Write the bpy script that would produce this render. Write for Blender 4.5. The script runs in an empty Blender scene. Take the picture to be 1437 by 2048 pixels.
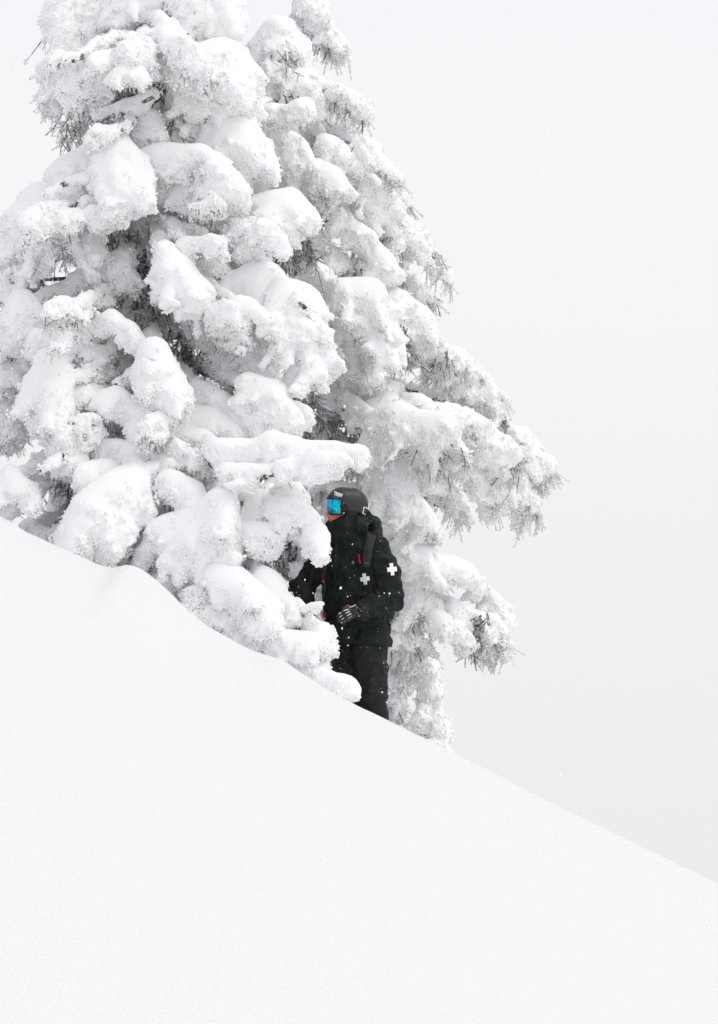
import bpy, math, random
import numpy as np
try:
    import openvdb as vdb
except ImportError:
    import pyopenvdb as vdb
from mathutils import Vector
from mathutils.bvhtree import BVHTree

random.seed(7)
rng = np.random.default_rng(11)
S = bpy.context.scene
C = S.collection

# ------------------------------------------------------------------ camera, world, sun, exposure
PXM = 275.0                      # photograph pixels per metre at 25 m
KY = 1.0 / (25.0 * PXM)
cam = bpy.data.cameras.new('camera')
cam.sensor_fit = 'VERTICAL'; cam.sensor_height = 36; cam.lens = 36 * 25 * PXM / 2048
cam.clip_start = 0.1; cam.clip_end = 2000
camo = bpy.data.objects.new('camera', cam); C.objects.link(camo)
camo.rotation_euler = (math.radians(90), 0, 0)
S.camera = camo

SUN_EL, SUN_AZ = 58, 100         # degrees; azimuth clockwise from +Y
w = bpy.data.worlds.new('World'); S.world = w; w.use_nodes = True
nt = w.node_tree; nt.nodes.clear()
N = nt.nodes.new; L = nt.links.new
out = N('ShaderNodeOutputWorld'); bg = N('ShaderNodeBackground'); bg2 = N('ShaderNodeBackground'); add = N('ShaderNodeAddShader')
sky = N('ShaderNodeTexSky'); sky.sky_type = 'NISHITA'; sky.sun_disc = False
sky.sun_elevation = math.radians(SUN_EL); sky.sun_rotation = math.radians(SUN_AZ)
sky.dust_density = 6
L(sky.outputs[0], bg.inputs[0]); bg.inputs[1].default_value = 0.05
# the cloud we stand in: an even white-out, paler overhead, a little greyer towards the valley
tc = N('ShaderNodeTexCoord'); sp = N('ShaderNodeSeparateXYZ'); mr = N('ShaderNodeMapRange'); rp = N('ShaderNodeValToRGB')
L(tc.outputs['Generated'], sp.inputs[0]); L(sp.outputs['Z'], mr.inputs[0])
mr.inputs[1].default_value = -1; mr.inputs[2].default_value = 1
L(mr.outputs[0], rp.inputs[0])
el = rp.color_ramp.elements
el[0].position = 0.0; el[0].color = (.78, .775, .79, 1)
el[1].position = 1.0; el[1].color = (.66, .655, .65, 1)
for p, c in ((.44, (.87, .855, .873, 1)), (.485, (.905, .895, .91, 1)), (.515, (.915, .91, .922, 1)), (.54, (.88, .872, .88, 1)), (.66, (.74, .73, .74, 1))):
    e = rp.color_ramp.elements.new(p); e.color = c
bg2.inputs[1].default_value = 1.0
L(rp.outputs[0], bg2.inputs[0])
L(bg.outputs[0], add.inputs[0]); L(bg2.outputs[0], add.inputs[1]); L(add.outputs[0], out.inputs[0])

sun = bpy.data.lights.new('sun', 'SUN'); sun.energy = 0.5; sun.angle = math.radians(50); sun.color = (1, .985, .96)
suno = bpy.data.objects.new('sun', sun); C.objects.link(suno)
_e, _a = math.radians(SUN_EL), math.radians(SUN_AZ)
_d = Vector((math.sin(_a) * math.cos(_e), math.cos(_a) * math.cos(_e), math.sin(_e)))
suno.rotation_euler = _d.to_track_quat('Z', 'Y').to_euler()

S.view_settings.view_transform = 'Standard'; S.view_settings.look = 'None'
S.view_settings.exposure = -0.045; S.view_settings.gamma = 1; S.view_settings.use_curve_mapping = False
S.render.engine = 'CYCLES'
S.cycles.max_bounces = 11; S.cycles.diffuse_bounces = 10; S.cycles.glossy_bounces = 2

# ------------------------------------------------------------------ helpers
def P(px, py, Y):
    k = Y * KY
    return np.array([(px - 718.5) * k, Y, (1024 - py) * k])

def link(name, me, parent=None, origin=(0, 0, 0), mat=None):
    """vertices of me are in world space; the object's origin is put at `origin`"""
    o = bpy.data.objects.new(name, me); C.objects.link(o)
    og = Vector([float(v) for v in origin])
    if me is not None:
        me.transform(__import__('mathutils').Matrix.Translation(-og))
        if mat: me.materials.append(mat)
    if parent is not None:
        o.parent = parent
        o.location = og - Vector(parent['w0'])
    else:
        o.location = og
    o['w0'] = tuple(og)
    return o

def thing(name, label, cat, origin, group=None):
    o = link(name, None, None, origin)
    o['label'] = label; o['category'] = cat
    if group: o['group'] = group
    return o

def mesh_np(name, v, f, smooth=True):
    """fast mesh of equal sized faces"""
    me = bpy.data.meshes.new(name)
    v = np.asarray(v, np.float32); f = np.asarray(f, np.int32)
    me.vertices.add(len(v)); me.vertices.foreach_set('co', v.ravel())
    n, m = f.shape
    me.loops.add(n * m); me.loops.foreach_set('vertex_index', f.ravel())
    me.polygons.add(n)
    me.polygons.foreach_set('loop_start', np.arange(0, n * m, m, dtype=np.int32))
    me.polygons.foreach_set('loop_total', np.full(n, m, np.int32))
    me.polygons.foreach_set('use_smooth', np.full(n, smooth))
    me.update(calc_edges=True)
    return me

_lat = rng.random((64, 64, 64)).astype(np.float32) * 2 - 1
def vnoise(p, lam, seed=0):
    q = p / lam + seed * 7.31
    i = np.floor(q).astype(np.int32); f = (q - i).astype(np.float32)
    f = f * f * (3 - 2 * f)
    i0 = i & 63; i1 = (i + 1) & 63
    x0, y0, z0 = i0[:, 0], i0[:, 1], i0[:, 2]; x1, y1, z1 = i1[:, 0], i1[:, 1], i1[:, 2]
    fx, fy, fz = f[:, 0], f[:, 1], f[:, 2]
    a = _lat[x0, y0, z0] * (1 - fx) + _lat[x1, y0, z0] * fx
    b = _lat[x0, y1, z0] * (1 - fx) + _lat[x1, y1, z0] * fx
    c = _lat[x0, y0, z1] * (1 - fx) + _lat[x1, y0, z1] * fx
    d = _lat[x0, y1, z1] * (1 - fx) + _lat[x1, y1, z1] * fx
    return (a * (1 - fy) + b * fy) * (1 - fz) + (c * (1 - fy) + d * fy) * fz

def sdf_mesh(name, caps, vox, k=.02, disp=None, cut=None, band=.06, adapt=0):
    """one continuous surface round capsules (a, b, ra, rb[, squash]) melted together"""
    A = np.array([c[0] for c in caps]); B = np.array([c[1] for c in caps])
    R = np.array([max(c[2], c[3]) for c in caps])
    pad = 5 * k + 2 * vox
    lo = np.minimum(A, B).min(0) - R.max() - pad; hi = np.maximum(A, B).max(0) + R.max() + pad
    n = np.ceil((hi - lo) / vox).astype(int) + 1
    E = np.full(n, 1e-9, np.float32)
    for c in caps:
        a, b, ra, rb = np.asarray(c[0], float), np.asarray(c[1], float), c[2], c[3]
        rr = max(ra, rb) + pad
        l = np.maximum(((np.minimum(a, b) - rr - lo) / vox).astype(int), 0)
        h = np.minimum(((np.maximum(a, b) + rr - lo) / vox).astype(int) + 1, n)
        X = (lo[0] + np.arange(l[0], h[0]) * vox - a[0]).astype(np.float32)[:, None, None]
        Y = (lo[1] + np.arange(l[1], h[1]) * vox - a[1]).astype(np.float32)[None, :, None]
        Z = (lo[2] + np.arange(l[2], h[2]) * vox - a[2]).astype(np.float32)[None, None, :]
        ab = b - a; L2 = float(ab @ ab) + 1e-9
        t = np.clip((X * ab[0] + Y * ab[1] + Z * ab[2]) / L2, 0, 1)
        d = np.sqrt((X - t * ab[0]) ** 2 + (Y - t * ab[1]) ** 2 + (Z - t * ab[2]) ** 2) - (ra + (rb - ra) * t)
        E[l[0]:h[0], l[1]:h[1], l[2]:h[2]] += np.exp(np.clip(-d / k, -12, 45))
    D = -k * np.log(E)
    if disp is not None:
        idx = np.argwhere(np.abs(D) < band)
        if len(idx):
            ii, jj, kk = np.clip(idx[:, 0], 1, n[0] - 2), np.clip(idx[:, 1], 1, n[1] - 2), np.clip(idx[:, 2], 1, n[2] - 2)
            g = np.stack([D[ii + 1, jj, kk] - D[ii - 1, jj, kk], D[ii, jj + 1, kk] - D[ii, jj - 1, kk], D[ii, jj, kk + 1] - D[ii, jj, kk - 1]], 1)
            g /= np.linalg.norm(g, axis=1)[:, None] + 1e-9
            pos = lo + idx * vox
            D[idx[:, 0], idx[:, 1], idx[:, 2]] += disp(pos, g).astype(np.float32)
    if cut is not None:
        idx = np.argwhere(D < band)
        pos = lo + idx * vox
        cur = D[idx[:, 0], idx[:, 1], idx[:, 2]]
        D[idx[:, 0], idx[:, 1], idx[:, 2]] = np.maximum(cur, cut(pos))
    grid = vdb.FloatGrid(1.0)
    grid.copyFromArray(np.ascontiguousarray(D.astype(np.float32)))
    if adapt:
        p, t3, q = grid.convertToPolygons(0.0, adapt)
        q = np.asarray(q); t3 = np.asarray(t3)
        q = np.concatenate([q[:, [0, 1, 2]], q[:, [0, 2, 3]], t3.reshape(-1, 3)]) if len(t3) else np.concatenate([q[:, [0, 1, 2]], q[:, [0, 2, 3]]])
    else:
        p, q = grid.convertToQuads(0.0); q = np.asarray(q)
    p = p * vox + lo
    return mesh_np(name, p, q), p, q

def vnormals(me):
    a = np.empty(len(me.vertices) * 3, np.float32); me.vertices.foreach_get('normal', a) if False else me.vertex_normals.foreach_get('vector', a)
    return a.reshape(-1, 3)

def tubes(paths, sides=5):
    """paths: list of (points, radii) -> verts, quads"""
    V, F = [], []; n0 = 0
    ang = np.arange(sides) / sides * 2 * math.pi
    for pts, rad in paths:
        pts = np.asarray(pts, float); m = len(pts)
        t = np.gradient(pts, axis=0); t /= np.linalg.norm(t, axis=1)[:, None] + 1e-9
        ref = np.array([0, 1., 0]) if abs(t[0][1]) < .8 else np.array([1., 0, 0])
        u = np.cross(t, ref); u /= np.linalg.norm(u, axis=1)[:, None] + 1e-9
        v = np.cross(t, u)
        ring = pts[:, None] + np.asarray(rad)[:, None, None] * (u[:, None] * np.cos(ang)[None, :, None] + v[:, None] * np.sin(ang)[None, :, None])
        V.append(ring.reshape(-1, 3))
        i = np.arange(m - 1)[:, None] * sides + np.arange(sides)[None]
        j = np.arange(m - 1)[:, None] * sides + (np.arange(sides)[None] + 1) % sides
        F.append(np.stack([i, i + sides, j + sides, j], -1).reshape(-1, 4) + n0)
        n0 += m * sides
    return np.concatenate(V), np.concatenate(F)

def spikes(base, tip, r):
    """thin three-sided needles"""
    base = np.asarray(base); tip = np.asarray(tip); n = len(base)
    t = tip - base; t /= np.linalg.norm(t, axis=1)[:, None] + 1e-9
    ref = rng.normal(size=(n, 3)); u = np.cross(t, ref); u /= np.linalg.norm(u, axis=1)[:, None] + 1e-9
    v = np.cross(t, u); r = np.asarray(r).reshape(-1, 1) * np.ones((n, 1))
    b0 = base + u * r; b1 = base + (-.5 * u + .87 * v) * r; b2 = base + (-.5 * u - .87 * v) * r
    V = np.stack([b0, b1, b2, tip], 1).reshape(-1, 3)
    o = np.arange(n)[:, None] * 4
    F = np.concatenate([o + [0, 1, 3], o + [1, 2, 3], o + [2, 0, 3]], 0)
    return V, F

# ------------------------------------------------------------------ materials
def mat(name, col, rough=.8, metal=0, spec=.3):
    m = bpy.data.materials.new(name); m.use_nodes = True
    b = m.node_tree.nodes['Principled BSDF']
    b.inputs['Base Color'].default_value = (*col, 1); b.inputs['Roughness'].default_value = rough
    b.inputs['Metallic'].default_value = metal; b.inputs['Specular IOR Level'].default_value = spec
    return m, m.node_tree, b

def nz(nt, scale, detail=3, rough=.6, coord='Object'):
    t = nt.nodes.new('ShaderNodeTexCoord'); n = nt.nodes.new('ShaderNodeTexNoise')
    n.inputs['Scale'].default_value = scale; n.inputs['Detail'].default_value = detail; n.inputs['Roughness'].default_value = rough
    nt.links.new(t.outputs[coord], n.inputs['Vector']); return n

def bump(nt, b, src, strength, dist):
    bp = nt.nodes.new('ShaderNodeBump'); bp.inputs['Strength'].default_value = strength; bp.inputs['Distance'].default_value = dist
    nt.links.new(src, bp.inputs['Height']); nt.links.new(bp.outputs[0], b.inputs['Normal']); return bp

def ramp(nt, src, stops):
    r = nt.nodes.new('ShaderNodeValToRGB'); e = r.color_ramp.elements
    e[0].position, e[0].color = stops[0][0], (*stops[0][1], 1); e[1].position, e[1].color = stops[-1][0], (*stops[-1][1], 1)
    for p, c in stops[1:-1]:
        x = e.new(p); x.color = (*c, 1)
    nt.links.new(src, r.inputs[0]); return r

SNOWC = (.955, .957, .963)
m_ground, t_, b_ = mat('ground snow', SNOWC, .75, 0, .25)
n1 = nz(t_, 150, 3, .75); n2 = nz(t_, 3.2, 4)
mx = t_.nodes.new('ShaderNodeMath'); mx.operation = 'MULTIPLY_ADD'; mx.inputs[1].default_value = 6
t_.links.new(n2.outputs[0], mx.inputs[0]); t_.links.new(n1.outputs[0], mx.inputs[2])
bump(t_, b_, mx.outputs[0], .5, .004)
rr = ramp(t_, n1.outputs[0], [(.34, (.69, .705, .73)), (.64, (.87, .88, .893))]); t_.links.new(rr.outputs[0], b_.inputs['Base Color'])

# snow on the boughs: white, with needle tips showing through where the crust is broken (attribute 'bare')
m_snow, t_, b_ = mat('rime snow', SNOWC, .8, 0, .2)
at = t_.nodes.new('ShaderNodeAttribute'); at.attribute_name = 'bare'
nf = nz(t_, 42, 3, .65); nb = nz(t_, 110, 2)
ml = t_.nodes.new('ShaderNodeMath'); ml.operation = 'MULTIPLY'; ml.inputs[1].default_value = 1.0
t_.links.new(at.outputs['Fac'], ml.inputs[0])
ad = t_.nodes.new('ShaderNodeMath'); ad.operation = 'ADD'; t_.links.new(ml.outputs[0], ad.inputs[0]); t_.links.new(nf.outputs[0], ad.inputs[1])
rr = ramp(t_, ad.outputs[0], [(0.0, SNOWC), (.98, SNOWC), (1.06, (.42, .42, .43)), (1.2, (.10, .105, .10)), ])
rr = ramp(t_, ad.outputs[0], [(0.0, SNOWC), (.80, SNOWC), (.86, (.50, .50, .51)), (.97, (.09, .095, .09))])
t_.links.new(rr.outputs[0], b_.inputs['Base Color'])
ac = t_.nodes.new('ShaderNodeAttribute'); ac.attribute_name = 'crust'
vo = t_.nodes.new('ShaderNodeTexVoronoi'); vo.inputs['Scale'].default_value = 30; vo.inputs['Detail'].default_value = 1.5; vo.feature = 'SMOOTH_F1'
tcv = t_.nodes.new('ShaderNodeTexCoord'); nw = nz(t_, 14, 3, .7)
vm = t_.nodes.new('ShaderNodeVectorMath'); vm.operation = 'MULTIPLY_ADD'; vm.inputs[1].default_value = (.09, .09, .09)
t_.links.new(nw.outputs['Color'], vm.inputs[0]); t_.links.new(tcv.outputs['Object'], vm.inputs[2]); t_.links.new(vm.outputs[0], vo.inputs['Vector'])
iv = t_.nodes.new('ShaderNodeMath'); iv.operation = 'SUBTRACT'; iv.inputs[0].default_value = 1; t_.links.new(vo.outputs['Distance'], iv.inputs[1])
hh = t_.nodes.new('ShaderNodeMath'); hh.operation = 'MULTIPLY_ADD'; hh.inputs[1].default_value = .25; t_.links.new(nb.outputs[0], hh.inputs[0]); t_.links.new(iv.outputs[0], hh.inputs[2])
hc_ = t_.nodes.new('ShaderNodeMath'); hc_.operation = 'MULTIPLY'; t_.links.new(hh.outputs[0], hc_.inputs[0]); t_.links.new(ac.outputs['Fac'], hc_.inputs[1])
h2 = t_.nodes.new('ShaderNodeMath'); h2.operation = 'MULTIPLY_ADD'; h2.inputs[1].default_value = .08; t_.links.new(nb.outputs[0], h2.inputs[0]); t_.links.new(hc_.outputs[0], h2.inputs[2])
bump(t_, b_, h2.outputs[0], .6, .014)

m_bark, t_, b_ = mat('bark', (.07, .06, .055), .95)
n1 = nz(t_, 30, 4, .7); rr = ramp(t_, n1.outputs[0], [(.35, (.035, .03, .028)), (.46, (.09, .08, .075)), (.55, (.45, .45, .46)), (.7, (.75, .75, .77))])
t_.links.new(rr.outputs[0], b_.inputs['Base Color']); bump(t_, b_, n1.outputs[0], 1, .02)

def needle_mat(name, lo, hi, pale):
    m, t_, b_ = mat(name, (.1, .1, .1), .85)
    g = t_.nodes.new('ShaderNodeNewGeometry')
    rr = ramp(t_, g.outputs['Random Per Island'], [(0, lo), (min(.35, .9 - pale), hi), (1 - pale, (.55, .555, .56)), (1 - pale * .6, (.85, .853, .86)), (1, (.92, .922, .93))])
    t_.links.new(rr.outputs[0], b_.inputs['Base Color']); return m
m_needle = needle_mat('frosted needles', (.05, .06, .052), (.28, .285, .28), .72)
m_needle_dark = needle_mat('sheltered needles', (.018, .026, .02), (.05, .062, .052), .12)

def link_bare(me, bare, crust=None):
    if crust is None: crust = np.ones(len(bare))
    c_ = me.attributes.new('crust', 'FLOAT', 'POINT'); c_.data.foreach_set('value', crust.astype(np.float32))
    a = me.attributes.new('bare', 'FLOAT', 'POINT'); a.data.foreach_set('value', bare.astype(np.float32))

# ------------------------------------------------------------------ the snow slope with its crest
YC = 23.5
CR = np.array([(-900, 640), (-400, 860), (0, 1029), (60, 1064), (124, 1093), (187, 1121), (210, 1130), (228, 1133), (242, 1130), (256, 1126), (272, 1129), (290, 1138),
      (311, 1154), (347, 1187), (377, 1218), (414, 1247), (480, 1283), (510, 1298), (545, 1308), (571, 1318), (604, 1341), (664, 1379), (720, 1408),
      (770, 1432), (840, 1468), (906, 1502), (990, 1546), (1084, 1595), (1180, 1642), (1270, 1686), (1437, 1768), (1900, 1990), (2400, 2230)], float)
crx = (CR[:, 0] - 718.5) * YC * KY; crz = (1024 - (CR[:, 1] - 4)) * YC * KY
def crest(X):
    return np.interp(X, crx, crz)
def crest_s(X):     # smoothed far from the crest, levelling out away from the frame
    xs = np.clip(X, -6, 6); lin = -1.36 - .51 * xs
    ext = X - xs
    return lin - .51 * 14 * np.tanh(ext / 14)
def ground_z(X, Y):
    D = Y - YC
    wgt = np.exp(-(D / 2.2) ** 2)
    inside = 1 / (1 + np.exp((np.abs(X) - 6.5) * 2))
    c = crest_s(X) + (crest(X) - crest_s(X)) * wgt * inside
    ro = .12
    s1, s2 = .05, .22
    soft = np.where(D > 5, D, ro * np.log(1 + np.exp(np.clip(D / ro, -50, 45))))
    far = s1 * D - (s1 + s2) * soft
    return c + far

def axis(parts):
    return np.concatenate([np.linspace(a, b, n, endpoint=False) for a, b, n in parts] + [[parts[-1][1]]])
gx = axis([(-400, -40, 20), (-40, -5, 40), (-5, 5, 340), (5, 40, 40), (40, 400, 20)])
gy = axis([(-80, 0, 14), (0, 8, 16), (8, 20, 60), (20, 23, 40), (23, 24.2, 50), (24.2, 30, 24), (30, 60, 16), (60, 700, 16)])
GX, GY = np.meshgrid(gx, gy, indexing='ij')
GZ = ground_z(GX, GY)
pp = np.stack([GX.ravel(), GY.ravel(), np.zeros(GX.size)], 1)
und = vnoise(pp, 1.7, 1) * .02 + vnoise(pp, .45, 2) * .006 + vnoise(pp, .12, 3) * .0028 + vnoise(pp, .05, 4) * .0016
near = (np.abs(pp[:, 0]) < 12) & (pp[:, 1] < 40)
GZ = GZ + (und * near).reshape(GZ.shape) + (vnoise(pp, 60, 5) * 3 * (~near)).reshape(GZ.shape) * np.clip((np.hypot(GX, GY) - 60) / 100, 0, 1)
nx_, ny_ = len(gx), len(gy)
ii = (np.arange(nx_ - 1)[:, None] * ny_ + np.arange(ny_ - 1)[None]).ravel()
gf = np.stack([ii, ii + ny_, ii + ny_ + 1, ii + 1], 1)
g = link('snow_slope', mesh_np('snow_slope', np.stack([GX.ravel(), GY.ravel(), GZ.ravel()], 1), gf), mat=m_ground)
g['kind'] = 'structure'
g['label'] = 'smooth untracked white snow slope falling to the right'
def gz(x, y): return float(ground_z(np.array([x]), np.array([y]))[0])

# ------------------------------------------------------------------ snow-laden conifers
def disp_fn(seed, rough, frost):
    def f(p, g):
        up = np.clip((.75 - g[:, 2]) / .9, 0, 1) ** 1.2
        up = np.maximum(up, frost)
        big = vnoise(p, .30, seed) * .030 + vnoise(p, .17, seed + 12) * .018 + vnoise(p, .14, seed + 1) * .012 * (.5 + up)
        patch = np.clip(.75 + 1.0 * vnoise(p, .22, seed + 5), .25, 1.4)
        p = p + np.stack([vnoise(p, .12, seed + 8), vnoise(p, .12, seed + 9), vnoise(p, .12, seed + 10)], 1) * .03
        c1 = .5 - np.abs(vnoise(p, .075, seed + 2)); c2 = .5 - np.abs(vnoise(p, .034, seed + 3))
        return -(big + rough * up * patch * (c1 * .055 + c2 * .030))
    return f

ADAPT = .6
def make_bough(tree, axis_xy, base_z, spec, idx):
    pts, Y, hang, style = spec[:4]
    r_ = random.Random(idx * 13 + 5)
    frost = style == 'f'
    k = Y * KY
    c3 = [P(x, y, Y) for x, y, r in pts]; rad = [r * k * ((.80 if Y < 27.1 else .68) if frost else 1) for x, y, r in pts]
    # slight tilt in depth so a chain is never a flat card
    for i in range(len(c3)): c3[i][1] += (i - (len(c3) - 1) / 2) * -.07 * (1 if Y < 27.2 else -1)
    caps = []
    for i in range(len(c3) - 1):
        fk = .93 if max(rad[i:i + 2]) < .085 else .80
        caps.append((c3[i] + np.array([0, 0, (.93 - fk) * rad[i]]), c3[i + 1] + np.array([0, 0, (.93 - fk) * rad[i + 1]]), rad[i] * fk, rad[i + 1] * fk))
        if max(rad[i:i + 2]) > .085:  # uneven lobes instead of one smooth pillow
            for _ in range(5):
                u = r_.random(); cc = c3[i] * (1 - u) + c3[i + 1] * u; Rm = rad[i] * (1 - u) + rad[i + 1] * u
                th = r_.uniform(-.4, math.pi + .4); az = r_.uniform(-1.3, .3)
                dv = np.array([math.cos(th) * math.cos(az), math.sin(az), -math.sin(th) * .8])
                p0 = cc + dv * Rm * r_.uniform(.45, .62); caps.append((p0, p0 + np.array([dv[0] * .4, dv[1] * .3, -.7]) * Rm * r_.uniform(.2, .6), Rm * r_.uniform(.38, .52), Rm * r_.uniform(.26, .42)))
        if max(rad[i:i + 2]) > .12:   # thicker in depth than it is wide
            o = np.array([0, rad[i] * .55, -rad[i] * .1]); caps.append((c3[i] + o, c3[i + 1] + o, rad[i] * .8, rad[i + 1] * .8))
    if len(c3) == 1: caps.append((c3[0], c3[0] + [0, .02, 0], rad[0], rad[0]))
    span = sum(np.linalg.norm(c3[i + 1] - c3[i]) for i in range(len(c3) - 1)) + 2 * np.mean(rad)
    h = hang * k
    wood = []
    if hang > 0:
        nf = int(span / .055 * (1.0 if not frost else 1.25)) + 3
        for j in range(nf):
            t = r_.random() * (len(c3) - 1) if len(c3) > 1 else 0
            i = min(int(t), len(c3) - 2) if len(c3) > 1 else 0; u = t - i
            a = c3[i] * (1 - u) + c3[min(i + 1, len(c3) - 1)] * u; R = rad[i] * (1 - u) + rad[min(i + 1, len(c3) - 1)] * u
            th = r_.uniform(0, 2 * math.pi); q = math.sqrt(r_.random()) * .85
            off = np.array([math.cos(th) * q * R, math.sin(th) * q * R, 0])
            a = a + off + np.array([0, 0, -R * .25])
            ln = (R * .75 * math.sqrt(max(0, 1 - q * q)) + h * r_.uniform(.35, 1.1))
            sp_o = .35 if q < .5 else .9
            d = np.array([off[0] * sp_o / max(R, .01), off[1] * sp_o / max(R, .01), -1.0]); d /= np.linalg.norm(d)
            fr = r_.uniform(.024, .046) * (1.0 if not frost else .7)
            m = a + d * ln * .5; e = a + d * ln * .9 + np.array([r_.uniform(-.03, .03), r_.uniform(-.03, .03), -.02])
            caps.append((a, m, fr * 1.3, fr * 1.05)); caps.append((m, e, fr * 1.05, fr * .7))
            wood.append(([a, m, e + (e - m) * .06], [.006, .005, .002]))
            for _ in range(2 if r_.random() < .6 else 1):      # side shoots, each with its own knob of rime
                u2 = r_.uniform(.3, 1.0); b0 = a + (e - a) * u2
                s = b0 + np.array([r_.uniform(-1, 1), r_.uniform(-1, .7), r_.uniform(-.9, .1)]) * (.055 + fr)
                caps.append((b0, s, fr * .6, fr * .42)); wood.append(([b0, s + (s - b0) * .18], [.004, .0015]))
    # knobs of rime along the lower rim, so that the edge is ragged
    for j in range(int(span / (.045 if not frost else .03) * max(1, np.mean(rad) / .12))):
        t = r_.random() * (len(c3) - 1) if len(c3) > 1 else 0
        i = min(int(t), max(len(c3) - 2, 0)); u = t - i
        a = c3[i] * (1 - u) + c3[min(i + 1, len(c3) - 1)] * u; Rr = rad[i] * (1 - u) + rad[min(i + 1, len(c3) - 1)] * u
        th = r_.uniform(-.5, math.pi + .5); az = (r_.uniform(-.5, .5) if r_.random() < .5 else r_.uniform(-1.6, -.3))
        dv = np.array([math.cos(th) * math.cos(az), math.sin(az) * .9, -abs(math.sin(th)) * math.cos(az)]) if th > 0 else np.array([math.cos(th), -.2, .1])
        dv /= np.linalg.norm(dv) + 1e-6
        p0 = a + dv * Rr * .86; fr = r_.uniform(.014, .030)
        p1 = a + dv * (Rr + r_.uniform(.0, .045)) + np.array([0, 0, -r_.uniform(0, .03)])
        caps.append((p0, p1, fr * 1.15, fr * .75))
    # limb from the trunk, with its own ridge of snow
    s0 = c3[0]; tx, ty = axis_xy
    zt = s0[2] + .22 * math.hypot(s0[0] - tx, s0[1] - ty) * r_.uniform(.3, 1)
    t0 = np.array([tx, ty, max(zt, base_z + .3)])
    mid = (t0 + s0) / 2 + np.array([0, 0, .06])
    thin = max(rad) < .09
    under = [c - np.array([0, .012 if thin else 0, r * (.98 if thin else .62)]) for c, r in zip(c3, rad)]
    s1 = under[0]
    limb = [t0, mid, s1] + under[1:]
    wood.append((limb, list(np.linspace(.035, .016 if thin else .012, len(limb)))))
    ridge = [t0 + (0, 0, .03), mid + (0, 0, .035), s0]
    caps.append((ridge[0], ridge[1], .045, .042)); caps.append((ridge[1], ridge[2], .042, min(.05, rad[0])))
    vox = .0135 if (Y < 26.3) else .016 if Y < 26.9 else .018
    if frost: vox = max(vox, .0145)
    rough = .75 if not frost else 1.05
    me, vp, q = sdf_mesh('snow_load', caps, vox, .016 if not frost else .013, disp_fn(idx * 3, rough, .6 if frost else 0), band=.075, adapt=ADAPT)
    nn = vnormals(me)
    pn = vnoise(vp, .11, idx + 40) * .5 + vnoise(vp, .3, idx + 60) * .5
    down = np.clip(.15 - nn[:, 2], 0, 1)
    bare = (.05 if not frost else (.10 if Y < 27 else .04)) + pn * .20 + down * (.18 if not frost else .22)  # fewer dark specks on far frosted boughs, part of the painted fog fade
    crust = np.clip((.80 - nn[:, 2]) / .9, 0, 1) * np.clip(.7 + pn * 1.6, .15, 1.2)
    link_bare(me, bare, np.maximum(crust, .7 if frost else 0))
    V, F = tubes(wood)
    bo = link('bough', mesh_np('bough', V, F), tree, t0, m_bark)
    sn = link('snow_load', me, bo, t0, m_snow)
    # rime crust and rimed twigs on the sides and underside
    mask = np.clip(.52 - nn[:, 2], 0, .8) * np.clip(.85 + pn * 1.6, .1, 1.5) * (nn[:, 1] < .45)
    if frost: mask = np.clip(.8 - nn[:, 2], 0, 1) * np.clip(.9 + pn * 1.2, .2, 1.5) * (nn[:, 1] < .45)
    p, n3 = on_surface(vp, q, nn, mask, 1900 if Y < 27 else 1700)
    if len(p):
        d = n3 + np.array([0, 0, -.35]) + rng.normal(size=p.shape) * .35
        scat(tree, p - n3 * .004, d, rng.gamma(5, .0024, len(p)) + .004, rng.integers(0, 4, len(p)))
    mask = np.clip(.12 - nn[:, 2], 0, 1) * (nn[:, 1] < .5) * (np.clip(pn * 2 + .55, 0, 1.6))
    p, n3 = on_surface(vp, q, nn, mask, 260 if not frost else (620 if Y < 27.1 else 1000))
    if len(p):
        d = n3 * .55 + np.array([0, 0, -.9]) + rng.normal(size=p.shape) * .28
        kd = rng.choice([4, 5, 6, 7], len(p), p=(.40, .40, .13, .07) if Y < 27 else (.46, .46, .06, .02))  # far boughs get paler twigs: fog fade put into the colour mix
        scat(tree, p - n3 * .03, d, rng.uniform(.05, .10, len(p)) * (1 if not frost else (1.25 if Y < 27.1 else 1.9)), kd)
    return bo

def dark_spray(tree, axis_xy, px, py, rx, ry, Y, idx, dark=True, n=1.0):
    """sheltered hanging twigs with needles, hardly any snow"""
    r_ = random.Random(idx * 7 + 1); k = Y * KY
    c = P(px, py, Y); paths = []; B, T = [], []
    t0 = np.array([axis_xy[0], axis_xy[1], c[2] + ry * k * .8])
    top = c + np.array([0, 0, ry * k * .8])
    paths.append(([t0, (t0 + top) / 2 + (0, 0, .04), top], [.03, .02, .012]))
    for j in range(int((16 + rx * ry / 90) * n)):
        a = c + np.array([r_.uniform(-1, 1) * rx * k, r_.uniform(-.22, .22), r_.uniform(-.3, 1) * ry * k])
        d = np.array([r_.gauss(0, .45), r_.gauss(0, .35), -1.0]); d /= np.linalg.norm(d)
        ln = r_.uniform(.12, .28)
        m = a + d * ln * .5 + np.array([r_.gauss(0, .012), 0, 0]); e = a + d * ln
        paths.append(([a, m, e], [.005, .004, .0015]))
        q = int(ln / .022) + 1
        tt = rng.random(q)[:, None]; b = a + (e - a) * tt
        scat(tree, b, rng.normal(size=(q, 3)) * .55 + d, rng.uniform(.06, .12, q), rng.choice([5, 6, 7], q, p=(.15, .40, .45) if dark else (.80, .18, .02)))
    V, F = tubes(paths, 4)
    bo = link('bough', mesh_np('bough', V, F), tree, t0, m_bark)

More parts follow.
